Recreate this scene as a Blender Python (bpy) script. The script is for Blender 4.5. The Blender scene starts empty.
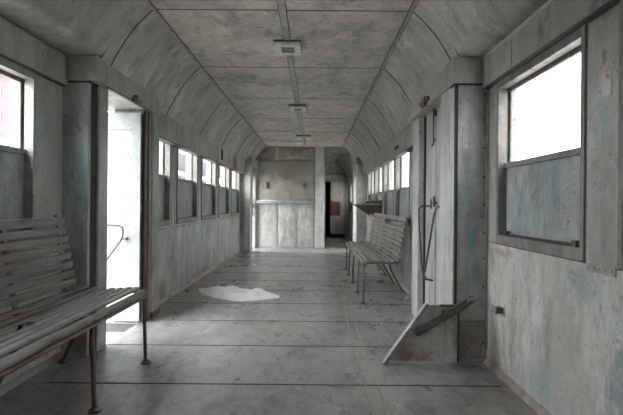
import bpy, bmesh, math, random
from mathutils import Vector, Matrix, noise
random.seed(7)
S = bpy.context.scene
COL = S.collection

# ------------------------------------------------------------------ camera
CX, CZ, F, VX, VY = 0.25, 1.10, 500.0, 314.0, 204.6
cd = bpy.data.cameras.new('camera'); cam = bpy.data.objects.new('camera', cd); COL.objects.link(cam)
cam.location = (CX, 0, CZ)
ROLL = 0.5
cam.rotation_euler = (Matrix.Rotation(math.radians(90), 4, 'X') @ Matrix.Rotation(math.radians(ROLL), 4, 'Z')).to_euler()
cd.sensor_width = 36.0; cd.lens = F/623*36.0
cd.shift_x = -(VX-311.5)/623; cd.shift_y = (VY-207.5)/623
cd.clip_start = 0.02; cd.clip_end = 500
S.camera = cam
# ------------------------------------------------------------------ world / light / exposure
w = bpy.data.worlds.new('overcast_sky'); S.world = w; w.use_nodes = True
wn = w.node_tree; bg = wn.nodes['Background']
tc = wn.nodes.new('ShaderNodeTexCoord'); sp = wn.nodes.new('ShaderNodeSeparateXYZ')
rp = wn.nodes.new('ShaderNodeValToRGB')
wn.links.new(tc.outputs['Generated'], sp.inputs[0]); wn.links.new(sp.outputs['Z'], rp.inputs[0])
rp.color_ramp.elements[0].position = 0.0; rp.color_ramp.elements[0].color = (0.965, 0.98, 1.0, 1)
rp.color_ramp.elements[1].position = 0.8; rp.color_ramp.elements[1].color = (0.90, 0.95, 1, 1)
wn.links.new(rp.outputs[0], bg.inputs[0])
sx_ = wn.nodes.new('ShaderNodeMapRange'); sx_.interpolation_type = 'SMOOTHSTEP'
sx_.inputs['From Min'].default_value = -0.45; sx_.inputs['From Max'].default_value = 0.5
sx_.inputs['To Min'].default_value = 7.5; sx_.inputs['To Max'].default_value = 3.0
wn.links.new(sp.outputs['X'], sx_.inputs['Value']); wn.links.new(sx_.outputs[0], bg.inputs[1])
S.view_settings.view_transform = 'Standard'; S.view_settings.look = 'None'
S.view_settings.gamma = 1; S.view_settings.use_curve_mapping = False
S.view_settings.exposure = 1.03
S.cycles.max_bounces = 14; S.cycles.diffuse_bounces = 9; S.cycles.glossy_bounces = 4
S.cycles.sample_clamp_indirect = 6.0

# ------------------------------------------------------------------ materials
def nd(t, typ, **kw):
    n = t.nodes.new(typ)
    for k, v in kw.items():
        if hasattr(n, k): setattr(n, k, v)
        else: n.inputs[k].default_value = v
    return n
def c4(c): return (c[0], c[1], c[2], 1)
def noise_mask(t, coord, scale, lo, hi, detail=6, rough=0.6, stretch=(1,1,1), off=0.0):
    mp = nd(t, 'ShaderNodeMapping'); mp.inputs['Scale'].default_value = stretch; mp.inputs['Location'].default_value = (off, off*1.7, off*0.6)
    t.links.new(coord, mp.inputs[0])
    n = nd(t, 'ShaderNodeTexNoise'); n.inputs['Scale'].default_value = scale; n.inputs['Detail'].default_value = detail; n.inputs['Roughness'].default_value = rough
    t.links.new(mp.outputs[0], n.inputs['Vector'])
    m = nd(t, 'ShaderNodeMapRange'); m.inputs['From Min'].default_value = lo; m.inputs['From Max'].default_value = hi; m.clamp = True
    t.links.new(n.outputs['Fac'], m.inputs['Value'])
    return m.outputs[0]
def mixc(t, fac, a, b):
    m = nd(t, 'ShaderNodeMix'); m.data_type = 'RGBA'
    if isinstance(fac, float): m.inputs[0].default_value = fac
    else: t.links.new(fac, m.inputs[0])
    for s, v in ((6, a), (7, b)):
        if isinstance(v, tuple): m.inputs[s].default_value = c4(v)
        else: t.links.new(v, m.inputs[s])
    return m.outputs[2]
def mul(t, a, k):
    m = nd(t, 'ShaderNodeMath'); m.operation = 'MULTIPLY'; t.links.new(a, m.inputs[0])
    if isinstance(k, (int, float)): m.inputs[1].default_value = k
    else: t.links.new(k, m.inputs[1])
    return m.outputs[0]
def spot(t, co, base, c, r, col, amt, nsc=9):
    mp = nd(t, 'ShaderNodeMapping'); mp.vector_type = 'POINT'
    mp.inputs['Scale'].default_value = tuple(1/k for k in r); mp.inputs['Location'].default_value = tuple(-a/k for a, k in zip(c, r))
    t.links.new(co, mp.inputs[0])
    ln = nd(t, 'ShaderNodeVectorMath'); ln.operation = 'LENGTH'; t.links.new(mp.outputs[0], ln.inputs[0])
    n = nd(t, 'ShaderNodeTexNoise'); n.inputs['Scale'].default_value = nsc; n.inputs['Detail'].default_value = 8; n.inputs['Roughness'].default_value = 0.7; t.links.new(co, n.inputs['Vector'])
    ad = nd(t, 'ShaderNodeMath'); ad.operation = 'MULTIPLY_ADD'; t.links.new(n.outputs['Fac'], ad.inputs[0]); ad.inputs[1].default_value = 2.2; t.links.new(ln.outputs['Value'], ad.inputs[2])
    m = nd(t, 'ShaderNodeMapRange'); m.inputs['From Min'].default_value = 2.0; m.inputs['From Max'].default_value = 1.35; m.clamp = True
    t.links.new(ad.outputs[0], m.inputs['Value'])
    return mixc(t, mul(t, m.outputs[0], amt), base, col)
def paint(name, a, b, rust=(0.15,0.075,0.04), rust_amt=0.5, cyan=(0.17,0.30,0.32), cyan_amt=0.5, streak=0.35,
          dirt=(0.11,0.10,0.085), rough=0.5, bump=0.25, sc=1.0, off=0.0, vert=(1,1,0.22), spec=0.4, pale=0.35, spots=()):
    m = bpy.data.materials.new(name); m.use_nodes = True; t = m.node_tree
    bs = t.nodes['Principled BSDF']
    co = nd(t, 'ShaderNodeTexCoord').outputs['Object']
    base = mixc(t, noise_mask(t, co, 1.6*sc, 0.38, 0.62, 8, 0.65, off=off), a, b)
    pl = noise_mask(t, co, 3.4*sc, 0.53, 0.60, 10, 0.75, (1,1,0.6), off+9)
    base = mixc(t, mul(t, pl, pale), base, tuple(min(0.75, x*1.3+0.05) for x in b))
    bl = noise_mask(t, co, 2.6*sc, 0.50, 0.62, 10, 0.75, (1,1,0.7), off+2)
    base = mixc(t, mul(t, bl, streak*1.0), base, tuple(x*0.55 for x in a))
    st = noise_mask(t, co, 7*sc, 0.50, 0.70, 7, 0.7, vert, off+3)
    base = mixc(t, mul(t, st, streak*1.1), base, dirt)
    if cyan_amt > 0:
        c1 = noise_mask(t, co, 2.4*sc, 0.51, 0.60, 9, 0.75, (1,1,0.5), off+5)
        c2 = noise_mask(t, co, 22*sc, 0.42, 0.54, 5, 0.7, (1,1,0.5), off+6)
        base = mixc(t, mul(t, mul(t, c1, c2), cyan_amt), base, cyan)
    if rust_amt > 0:
        r1 = noise_mask(t, co, 3.2*sc, 0.55, 0.66, 10, 0.75, (1,1,0.45), off+11)
        base = mixc(t, mul(t, r1, rust_amt*0.7), base, tuple(x*1.9 for x in rust))
        r2 = noise_mask(t, co, 24*sc, 0.62, 0.67, 5, 0.65, off=off+12)
        base = mixc(t, mul(t, r2, min(1.0, rust_amt*1.9)), base, rust)
    sk = noise_mask(t, co, 60*sc, 0.60, 0.68, 3, 0.6, off=off+14)
    base = mixc(t, mul(t, sk, 0.45), base, dirt)
    sv = noise_mask(t, co, 0.9*sc, 0.50, 0.56, 13, 0.85, (1,1,0.6), off+17)
    base = mixc(t, mul(t, sv, streak*0.55), base, tuple(x*0.6 for x in dirt))
    for sp_ in spots: base = spot(t, co, base, *sp_)
    t.links.new(base, bs.inputs['Base Color'])
    rn = nd(t, 'ShaderNodeMapRange'); rn.inputs['To Min'].default_value = max(0.05, rough-0.12); rn.inputs['To Max'].default_value = min(1, rough+0.18)
    t.links.new(st, rn.inputs['Value']); t.links.new(rn.outputs[0], bs.inputs['Roughness'])
    bs.inputs['Specular IOR Level'].default_value = spec
    if bump:
        n = nd(t, 'ShaderNodeTexNoise'); n.inputs['Scale'].default_value = 9*sc; n.inputs['Detail'].default_value = 8
        t.links.new(co, n.inputs['Vector'])
        bp = nd(t, 'ShaderNodeBump'); bp.inputs['Strength'].default_value = bump; bp.inputs['Distance'].default_value = 0.012
        t.links.new(n.outputs['Fac'], bp.inputs['Height']); t.links.new(bp.outputs[0], bs.inputs['Normal'])
    return m
def flat(name, c, rough=0.6, metal=0.0, var=0.25, sc=20):
    m = bpy.data.materials.new(name); m.use_nodes = True; t = m.node_tree; bs = t.nodes['Principled BSDF']
    co = nd(t, 'ShaderNodeTexCoord').outputs['Object']
    k = noise_mask(t, co, sc, 0.35, 0.65)
    t.links.new(mixc(t, k, tuple(x*(1-var) for x in c), tuple(min(1, x*(1+var)) for x in c)), bs.inputs['Base Color'])
    bs.inputs['Roughness'].default_value = rough; bs.inputs['Metallic'].default_value = metal
    return m

M = {}
BR = (0.20,0.115,0.06); CY_ = (0.16,0.30,0.31); DK = (0.12,0.11,0.10)
M['wall']   = paint('wall_paint', (0.46,0.455,0.42), (0.58,0.57,0.53), rust_amt=0.30, cyan_amt=0.55, streak=0.38,
    spots=[((1.475,3.42,.74),(.3,.07,.14),BR,.6), ((1.475,3.30,.80),(.3,.35,.035),BR,.5), ((1.475,3.35,.03),(.3,.30,.16),BR,.55), ((1.475,2.3,.75),(.3,.16,.12),CY_,.5),
           ((1.475,2.7,.12),(.3,.35,.16),CY_,.4), ((1.475,3.05,.55),(.3,.06,.35),DK,.25), ((1.475,2.2,.05),(.3,.15,.1),BR,.5), ((1.475,3.2,.25),(.3,.05,.25),BR,.35)])
M['wall_far'] = paint('wall_paint_far', (0.40,0.41,0.385), (0.52,0.53,0.50), rust_amt=0.35, cyan_amt=0.45, streak=0.5, off=20,
    spots=[((-1.44,5.6,.12),(.3,.16,.22),BR,.7), ((-1.44,7.5,.08),(.3,.9,.07),BR,.5), ((-1.44,6.8,.55),(.3,.12,.3),BR,.25), ((-1.44,8.8,.5),(.3,.2,.3),(.25,.20,.14),.4)])
M['upper']  = paint('upper_wall_paint', (0.33,0.33,0.305), (0.42,0.415,0.39), rust_amt=0.28, cyan_amt=0.2, streak=0.35, off=31,
    spots=[((1.43,2.62,2.03),(.2,.06,.09),(.13,.13,.13),.8), ((1.47,2.12,1.74),(.2,.03,.07),(.1,.1,.11),.7), ((1.47,2.12,1.95),(.2,.05,.06),(.14,.14,.15),.6), ((1.47,2.12,1.5),(.2,.08,.2),CY_,.4)])
M['pillar'] = paint('pillar_paint', (0.34,0.35,0.335), (0.45,0.46,0.435), rust_amt=0.3, cyan_amt=0.6, streak=0.4, off=44,
    spots=[((1.36,3.53,.88),(.06,.3,.12),CY_,.9), ((1.38,3.53,.60),(.07,.3,.2),CY_,.5), ((-1.40,3.56,1.35),(.06,.3,.2),CY_,.7), ((-1.42,3.56,1.62),(.02,.3,.02),BR,.9), ((-1.44,3.56,1.65),(.015,.3,.02),BR,.9), ((-1.4,3.56,.15),(.2,.3,.15),BR,.5)])
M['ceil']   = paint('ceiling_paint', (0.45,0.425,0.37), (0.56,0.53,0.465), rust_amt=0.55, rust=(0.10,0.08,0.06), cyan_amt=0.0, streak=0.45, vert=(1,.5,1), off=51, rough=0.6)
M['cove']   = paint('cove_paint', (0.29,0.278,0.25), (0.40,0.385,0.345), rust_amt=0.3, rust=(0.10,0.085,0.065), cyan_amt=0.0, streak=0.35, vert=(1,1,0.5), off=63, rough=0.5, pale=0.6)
M['trim']   = paint('trim_paint', (0.29,0.285,0.265), (0.38,0.37,0.345), rust_amt=0.5, cyan_amt=0.15, streak=0.4, off=70, sc=1.5)
M['base']   = paint('baseboard_paint', (0.21,0.18,0.155), (0.33,0.29,0.26), rust_amt=0.8, cyan_amt=0.1, streak=0.4, off=73, sc=2)
M['batt']   = paint('batten_paint', (0.30,0.29,0.26), (0.40,0.39,0.35), rust_amt=0.6, cyan_amt=0, streak=0.4, off=71, sc=2)
M['frame']  = paint('frame_paint', (0.17,0.16,0.145), (0.27,0.26,0.24), rust_amt=0.8, cyan_amt=0.6, streak=0.4, off=77, sc=3)
M['peel']   = paint('peeling_frame_paint', (0.26,0.24,0.21), (0.38,0.37,0.34), rust_amt=1.0, cyan_amt=1.0, streak=0.3, off=79, sc=3)
M['rustframe'] = paint('rusty_frame', (0.10,0.075,0.06), (0.22,0.18,0.15), rust_amt=0.9, cyan_amt=0.8, streak=0.5, off=87, sc=3)
M['shutter']= paint('shutter_paint', (0.25,0.29,0.285), (0.38,0.41,0.395), rust_amt=0.85, cyan_amt=0.85, streak=0.45, off=91, sc=1.6, dirt=(0.13,0.10,0.08))
M['door']   = paint('door_paint', (0.36,0.37,0.375), (0.45,0.455,0.46), rust_amt=0.25, cyan_amt=0.2, streak=0.3, off=97)
M['leaf']   = paint('door_leaf_paint', (0.27,0.29,0.285), (0.32,0.34,0.335), rust=(0.12,0.07,0.05), rust_amt=0.5, cyan=(.08,.16,.17), cyan_amt=0.4, streak=0.2, off=101)
M['leafin'] = paint('door_leaf_panel_paint', (0.38,0.27,0.22), (0.38,0.33,0.31), rust=(0.15,0.07,0.05), rust_amt=0.6, cyan_amt=0.0, streak=0.2, off=104)
M['end']    = paint('end_wall_paint', (0.42,0.42,0.395), (0.53,0.525,0.495), rust_amt=0.35, cyan_amt=0.15, streak=0.45, off=110)
M['board']  = paint('board_paint', (0.235,0.222,0.19), (0.31,0.295,0.25), rust_amt=0.4, cyan_amt=0.0, streak=0.35, off=118)
M['brown'] = flat('brown_primer', (0.20,0.14,0.085), 0.7)
M['dark']   = flat('dark_gap', (0.035,0.032,0.03), 0.8)
M['iron']   = paint('rusty_iron', (0.05,0.042,0.04), (0.12,0.09,0.08), rust=(0.16,0.075,0.045), rust_amt=0.8, cyan_amt=0.0, streak=0.2, off=130, sc=4, rough=0.42, spec=0.6)
M['rod']    = flat('dark_rod', (0.055,0.055,0.06), 0.35, 0.5)
M['grnbar'] = paint('green_bar_paint', (0.085,0.12,0.10), (0.14,0.18,0.155), rust_amt=1.0, cyan_amt=0.2, off=140, sc=6)
M['plate']  = paint('plate_paint', (0.50,0.49,0.46), (0.62,0.60,0.56), rust=(0.15,0.09,0.055), rust_amt=0.5, cyan_amt=0.5, off=143, sc=2.2, spots=[((.92,3.49,.05),(.22,.3,.12),BR,.8), ((1.25,3.49,.2),(.05,.3,.2),BR,.6), ((1.0,3.49,.22),(.12,.3,.05),CY_,.8)])
M['flange'] = flat('worn_steel', (0.30,0.27,0.27), 0.4, 0.2)
M['redp']   = flat('brown_red_paint', (0.17,0.055,0.035), 0.7)
M['joint_shadow']  = flat('dark_joint_and_shadow', (0.11,0.10,0.09), 0.8)  # dark joints, plus painted-in shadow lines at the bands and window frames
M['white']  = flat('white_sheet', (0.90,0.89,0.88), 0.8, 0, 0.08, 30)
M['lampm']  = flat('lamp_enamel', (0.60,0.60,0.55), 0.4)
M['lens']   = flat('lamp_lens', (0.13,0.14,0.135), 0.4)
M['grass']  = flat('weed_green', (0.06,0.12,0.03), 0.8)
M['paper']  = flat('paper_notice', (0.50,0.50,0.50), 0.8, 0, 0.1)
M['orange'] = flat('orange_print', (0.55,0.12,0.05), 0.8, 0, 0.1)
M['rubble'] = flat('floor_debris', (0.13,0.10,0.08), 0.9)

def wood(name, off=0.0):
    m = bpy.data.materials.new(name); m.use_nodes = True; t = m.node_tree; bs = t.nodes['Principled BSDF']
    co = nd(t, 'ShaderNodeTexCoord').outputs['Object']
    base = mixc(t, noise_mask(t, co, 14, 0.35, 0.65, 8, 0.7, (1,0.12,1), off), (0.15,0.13,0.115), (0.28,0.255,0.23))
    base = mixc(t, mul(t, noise_mask(t, co, 7, 0.45, 0.6, 8, 0.7, (1,0.25,1), off+4), 0.75), base, (0.24,0.295,0.295))
    base = mixc(t, mul(t, noise_mask(t, co, 30, 0.52, 0.62, 6, 0.7, (1,0.1,1), off+8), 0.7), base, (0.09,0.065,0.05))
    base = mixc(t, mul(t, noise_mask(t, co, 5, 0.55, 0.66, 6, 0.7, (1,0.2,1), off+13), 0.5), base, (0.27,0.19,0.14))
    t.links.new(base, bs.inputs['Base Color']); bs.inputs['Roughness'].default_value = 0.5
    n = nd(t, 'ShaderNodeTexNoise'); n.inputs['Scale'].default_value = 30
    mp = nd(t, 'ShaderNodeMapping'); mp.inputs['Scale'].default_value = (1,0.1,1); t.links.new(co, mp.inputs[0]); t.links.new(mp.outputs[0], n.inputs['Vector'])
    bp = nd(t, 'ShaderNodeBump'); bp.inputs['Strength'].default_value = 0.4; bp.inputs['Distance'].default_value = 0.004
    t.links.new(n.outputs['Fac'], bp.inputs['Height']); t.links.new(bp.outputs[0], bs.inputs['Normal'])
    return m
M['wood'] = wood('weathered_slat_wood')

def floor_mat():
    m = bpy.data.materials.new('worn_floor_sheet'); m.use_nodes = True; t = m.node_tree; bs = t.nodes['Principled BSDF']
    co = nd(t, 'ShaderNodeTexCoord').outputs['Object']
    sx = nd(t, 'ShaderNodeSeparateXYZ'); t.links.new(co, sx.inputs[0])
    a = nd(t, 'ShaderNodeMath', operation='SUBTRACT'); t.links.new(sx.outputs['Y'], a.inputs[0]); a.inputs[1].default_value = FY0
    d = nd(t, 'ShaderNodeMath', operation='DIVIDE'); t.links.new(a.outputs[0], d.inputs[0]); d.inputs[1].default_value = FP
    fl = nd(t, 'ShaderNodeMath', operation='FLOOR'); t.links.new(d.outputs[0], fl.inputs[0])
    wnz = nd(t, 'ShaderNodeTexWhiteNoise'); wnz.noise_dimensions = '1D'; t.links.new(fl.outputs[0], wnz.inputs['W'])
    base = mixc(t, wnz.outputs['Value'], (0.25,0.238,0.23), (0.32,0.305,0.295))
    base = mixc(t, mul(t, noise_mask(t, co, 1.7, 0.42, 0.60, 10, 0.72, (1,.5,1), 2), 0.6), base, (0.38,0.365,0.35))
    base = mixc(t, mul(t, noise_mask(t, co, 3.1, 0.50, 0.60, 11, 0.8, (1,.45,1), 5), 0.65), base, (0.12,0.113,0.112))
    base = mixc(t, mul(t, noise_mask(t, co, 16, 0.50, 0.60, 9, 0.8, (1,.4,1), 8), 0.45), base, (0.08,0.076,0.077))
    base = mixc(t, mul(t, noise_mask(t, co, 45, 0.58, 0.66, 4, 0.7, (1,.4,1), 28), 0.6), base, (0.36,0.34,0.32))
    base = mixc(t, mul(t, noise_mask(t, co, 1.3, 0.55, 0.68, 8, 0.7, (1,1,1), 15), 0.45), base, (0.27,0.23,0.19))
    t.links.new(base, bs.inputs['Base Color'])
    r = noise_mask(t, co, 4, 0.38, 0.62, 9, 0.75, (1,.5,1), 21)
    mr = nd(t, 'ShaderNodeMapRange'); mr.inputs['To Min'].default_value = 0.24; mr.inputs['To Max'].default_value = 0.46
    t.links.new(r, mr.inputs['Value']); t.links.new(mr.outputs[0], bs.inputs['Roughness'])
    bs.inputs['Specular IOR Level'].default_value = 0.55
    n = nd(t, 'ShaderNodeTexNoise'); n.inputs['Scale'].default_value = 6; n.inputs['Detail'].default_value = 7; mp = nd(t, 'ShaderNodeMapping'); mp.inputs['Scale'].default_value = (1,.5,1); t.links.new(co, mp.inputs[0]); t.links.new(mp.outputs[0], n.inputs['Vector'])
    bp = nd(t, 'ShaderNodeBump'); bp.inputs['Strength'].default_value = 0.22; bp.inputs['Distance'].default_value = 0.008
    t.links.new(n.outputs['Fac'], bp.inputs['Height']); t.links.new(bp.outputs[0], bs.inputs['Normal'])
    return m
FY0, FP = 3.05, 0.83
M['floor'] = floor_mat()
M['underfloor'] = flat('underfloor_steel', (0.10,0.09,0.085), 0.8)
M['seam'] = flat('seam_rust', (0.085,0.06,0.048), 0.7)
M['pale_seam'] = flat('pale_filler', (0.33,0.29,0.25), 0.7)

# ------------------------------------------------------------------ mesh helpers
XF = Matrix.Identity(4)
class MB:
    def __init__(s): s.bm = bmesh.new()
    def box(s, x0, x1, y0, y1, z0, z1):
        if x0 > x1: x0, x1 = x1, x0
        if y0 > y1: y0, y1 = y1, y0
        if z0 > z1: z0, z1 = z1, z0
        v = [s.bm.verts.new(p) for p in ((x0,y0,z0),(x1,y0,z0),(x1,y1,z0),(x0,y1,z0),(x0,y0,z1),(x1,y0,z1),(x1,y1,z1),(x0,y1,z1))]
        for f in ((3,2,1,0),(4,5,6,7),(0,1,5,4),(1,2,6,5),(2,3,7,6),(3,0,4,7)): s.bm.faces.new([v[i] for i in f])
        return s
    def prism(s, base, vec):           # base polygon points, extruded by vec
        vec = Vector(vec); a = [s.bm.verts.new(p) for p in base]; b = [s.bm.verts.new(Vector(p)+vec) for p in base]
        s.bm.faces.new(a[::-1]); s.bm.faces.new(b)
        n = len(a)
        for i in range(n): s.bm.faces.new((a[i], a[(i+1)%n], b[(i+1)%n], b[i]))
        return s
    def hexa(s, p):                    # 8 points, order as box
        v = [s.bm.verts.new(q) for q in p]
        for f in ((3,2,1,0),(4,5,6,7),(0,1,5,4),(1,2,6,5),(2,3,7,6),(3,0,4,7)): s.bm.faces.new([v[i] for i in f])
        return s
    def bar(s, p, q, wd, th, up=(0,0,1)):   # rectangular bar from p to q
        p, q = Vector(p), Vector(q); d = (q-p).normalized(); u = Vector(up); r = d.cross(u).normalized(); u = r.cross(d).normalized()
        c = [(-1,-1),(1,-1),(1,1),(-1,1)]
        a = [p + r*(wd/2*i) + u*(th/2*j) for i, j in c]
        return s.prism(a, q-p)
    def tube(s, pts, r, n=10, cap=True):
        pts = [Vector(p) for p in pts]; rings = []
        rr = r if isinstance(r, (list, tuple)) else [r]*len(pts)
        prev = None
        for i, p in enumerate(pts):
            if i == 0: d = pts[1]-pts[0]
            elif i == len(pts)-1: d = pts[-1]-pts[-2]
            else: d = (pts[i+1]-p).normalized() + (p-pts[i-1]).normalized()
            d.normalize()
            if prev is None: u = d.orthogonal().normalized()
            else: u = (prev - d*prev.dot(d)).normalized()
            prev = u; v = d.cross(u)
            rings.append([s.bm.verts.new(p + (u*math.cos(2*math.pi*k/n) + v*math.sin(2*math.pi*k/n))*rr[i]) for k in range(n)])
        for a, b in zip(rings, rings[1:]):
            for k in range(n): s.bm.faces.new((a[k], a[(k+1)%n], b[(k+1)%n], b[k]))
        if cap: s.bm.faces.new(rings[0][::-1]); s.bm.faces.new(rings[-1])
        return s
    def dome(s, c, nrm, r, h=0.5):
        c = Vector(c); nrm = Vector(nrm).normalized(); u = nrm.orthogonal().normalized(); v = nrm.cross(u)
        r1 = [s.bm.verts.new(c+(u*math.cos(k*math.pi/4)+v*math.sin(k*math.pi/4))*r - nrm*0.001) for k in range(8)]
        r2 = [s.bm.verts.new(c+(u*math.cos(k*math.pi/4)+v*math.sin(k*math.pi/4))*r*0.65+nrm*r*h) for k in range(8)]
        s.bm.faces.new(r1[::-1])
        for k in range(8): s.bm.faces.new((r1[k], r1[(k+1)%8], r2[(k+1)%8], r2[k]))
        s.bm.faces.new(r2); return s
    def build(s, name, mat, parent=None, bevel=0.0, smooth=False, loc=None):
        bmesh.ops.recalc_face_normals(s.bm, faces=s.bm.faces)
        if XF != Matrix.Identity(4): bmesh.ops.transform(s.bm, matrix=XF, verts=s.bm.verts)
        me = bpy.data.meshes.new(name); s.bm.to_mesh(me); s.bm.free(); me.materials.append(mat)
        o = bpy.data.objects.new(name, me); COL.objects.link(o)
        if smooth:
            for p in me.polygons: p.use_smooth = True
        if parent: o.parent = parent
        if bevel:
            b = o.modifiers.new('bevel', 'BEVEL'); b.width = bevel; b.segments = 2; b.limit_method = 'ANGLE'; b.angle_limit = math.radians(40)
        return o
def tag(o, label, cat, group=None):
    o['label'] = label; o['category'] = cat
    if group: o['group'] = group
    return o
def thing(name, label, cat, loc=(0,0,0), group=None):
    o = bpy.data.objects.new(name, None); COL.objects.link(o); o.location = XF @ Vector(loc); o.empty_display_size = 0.1
    return tag(o, label, cat, group)
def struct(o): o['kind'] = 'structure'; return o
def sempty(name, loc=(0,0,0)):
    o = bpy.data.objects.new(name, None); COL.objects.link(o); o.location = XF @ Vector(loc); return struct(o)
def rel(o):     # parts are modelled in world coordinates: shift them under an empty that stands elsewhere
    for c in o.children: c.matrix_parent_inverse = Matrix.Translation(-Vector(o.location))

# ------------------------------------------------------------------ shell
YN, YF, YB = -4.2, 12.2, 16.4     # the end wall and what lies beyond are shifted by XF_END
YFW, YBW = 12.6, 16.8
ZC, HC = 2.56, 0.968
XR, XRF, XLF, XLN = 1.475, 1.455, -1.44, -1.545
OUT_R, OUT_L = 1.60, -1.70
XF_END = Matrix(((1.032,0,0,0.028),(0,1,0,0.4),(0,0,1.035,0),(0,0,0,1)))
# floor sheets with real gaps
mb = MB()
ys = []; y = FY0 - 9*FP
while y < YBW+0.1: ys.append(y); y += FP
g = 0.0035
for a, b in zip(ys, ys[1:]):
    for (x0, x1) in ((-1.66, 0.567), (0.577, 0.644), (0.654, 1.56)):
        cuts = [x0, x1]
        k = round((a-FY0)/FP)
        if k == 1 and x0 > 0.6: cuts = [x0, 0.892, x1]
        if k in (5, 8) and x0 < 0: cuts = [x0, 0.02, x1]
        if k in (3, 7) and x0 < 0: cuts = [x0, -0.55, x1]
        for c0, c1 in zip(cuts, cuts[1:]):
            if a < 4.56 and b > 3.78:
                pass
            lo = c0+(g/2 if c0 != -1.66 else 0)
            if c0 == -1.66:
                # leave the doorway sills free on the left
                segs = []
                for (p0, p1, xx) in ((-9, 3.84, -1.66), (3.84, 4.60, -1.36), (4.60, 11.68, -1.66), (11.68, 12.5, -1.25), (12.5, 99, -1.66)):
                    s0, s1 = max(a+g, p0), min(b-g, p1)
                    if s1 > s0: segs.append((s0, s1, xx))
                for s0, s1, xx in segs: mb.box(xx, c1-g/2, s0, s1, -0.012, 0)
            else: mb.box(lo, c1-g/2, a+g, b-g, -0.012, 0)
fl = struct(mb.build('floor', M['floor'], bevel=0.003))
mb = MB()
for (a, b, xx) in ((YN-.1, 3.84, -1.72), (3.84, 4.60, -1.37), (4.60, 11.68, -1.72), (11.68, 12.5, -1.26), (12.5, YBW+.2, -1.72)): mb.box(xx, 1.60, a, b, -0.09, -0.012)
o = mb.build('subfloor', M['underfloor'], fl)
# rusty lips along the nearer cross seams, and pale filler lines of the lengthwise strip
mb = MB()
for k in range(-2, 11):
    yy = FY0+k*FP
    mb.bar((-1.35, yy, -0.004), (1.40, yy+0.004, -0.004), 0.010, 0.013)
mb.build('seam_lip', M['seam'], fl)
mb = MB()
for x in (0.572, 0.649): mb.box(x-0.006, x+0.006, -1, 12.5, -0.008, 0.0012)
for x in (0.892,): mb.box(x-0.006, x+0.006, FY0+FP, FY0+2*FP, -0.008, 0.0012)
mb.build('filler_strip', M['pale_seam'], fl)

# ceiling sheets, coves, roof backing
CY = [-4.5, -2.6, -1.1, 0.5, 2.15, 3.76, 5.33, 6.89, 8.46, 10.03, 11.6, 12.61, 14.3, 16.9]
mb = MB()
for a, b in zip(CY, CY[1:]):
    for x0, x1 in ((-HC, 0), (0, HC)): mb.box(x0+.003, x1-.003, a+.003, b-.003, ZC, ZC+0.012)
ce = struct(mb.build('ceiling', M['ceil'], bevel=0.002))
NEARP = [(.968,2.56),(1.03,2.505),(1.09,2.442),(1.15,2.370),(1.205,2.286),(1.25,2.212),(1.295,2.160),(1.36,2.146),(1.50,2.137)]
FARP  = [(.968,2.56),(1.03,2.505),(1.09,2.442),(1.15,2.368),(1.205,2.283),(1.25,2.205),(1.285,2.14),(1.315,2.09),(1.335,2.045)]
def smooth(P, n=3):
    out = []
    for i in range(len(P)-1):
        p0, p1, p2, p3 = P[max(i-1,0)], P[i], P[i+1], P[min(i+2, len(P)-1)]
        for k in range(n):
            t = k/n; out.append(tuple(.5*(2*b+(c-a)*t+(2*a-5*b+4*c-d)*t*t+(3*b-a-3*c+d)*t**3) for a, b, c, d in zip(p0, p1, p2, p3)))
    return out+[P[-1]]
NEARP, FARP = smooth(NEARP, 2), smooth(FARP, 2)
def prof(side, f, off=0.0, ext=0.0):       # f: 0 = near section, 1 = far section
    k = 1.0 if side < 0 else 1.012
    return [(side*((a[0]*(1-f)+b[0]*f)*k+off*.8), a[1]*(1-f)+b[1]*f+off*.7) for a, b in zip(NEARP, FARP)]
def cove(side, f0, f1, ya, yb):
    m = MB()
    cs = [ya] + [c for c in CY if ya < c < yb] + [yb]
    for a, b in zip(cs, cs[1:]):
        V = []
        for yy in (a+(.003 if a != ya else 0), b-(.003 if b != yb else 0)):
            f = f0+(f1-f0)*(yy-ya)/(yb-ya)
            V.append([m.bm.verts.new((x, yy, z)) for x, z in prof(side, f)+prof(side, f, .02)[::-1]])
        N = len(V[0]); n = N//2
        for i in range(N): m.bm.faces.new((V[0][i], V[0][(i+1)%N], V[1][(i+1)%N], V[1][i]))
        for i in range(n-1):
            for q in (0, 1): m.bm.faces.new((V[q][i], V[q][i+1], V[q][N-2-i], V[q][N-1-i]))
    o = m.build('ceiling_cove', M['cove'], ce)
    for p in o.data.polygons: p.use_smooth = abs(p.normal.y) < 0.5
    e = o.modifiers.new('es', 'EDGE_SPLIT'); e.split_angle = math.radians(35)
    m = MB(); A, B = prof(side, f1, .03), prof(side, f1, .06)
    if f0 == f1:
        for i in range(len(A)-1): m.prism([(A[i][0],ya,A[i][1]), (A[i+1][0],ya,A[i+1][1]), (B[i+1][0],ya,B[i+1][1]), (B[i][0],ya,B[i][1])], (0, yb-ya, 0))
    else: m.box(side*HC, side*1.7, ya-.02, yb+.02, 2.66, 2.70)
    m.build('cove_backing', M['dark'], ce)
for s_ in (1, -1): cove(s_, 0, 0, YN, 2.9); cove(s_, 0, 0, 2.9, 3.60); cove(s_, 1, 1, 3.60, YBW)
mb = MB(); mb.box(-HC-.02, HC+.02, YN-.1, YBW+.1, ZC+.02, ZC+.06); mb.build('roof_backing', M['dark'], ce)
mb = MB()
mb.box(-0.027, 0.027, YN, YFW, ZC-0.006, ZC)
for s in (-1, 1): mb.box(s*HC-.014, s*HC+.014, YN, YFW if s < 0 else YBW, ZC-0.009, ZC+.004)
mb.build('ceiling_batten', M['batt'], ce, bevel=0.002)
mb = MB()
for c in CY[1:11]: mb.box(-HC, HC, c-0.006, c+0.006, ZC-0.003, ZC+.002)
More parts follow.
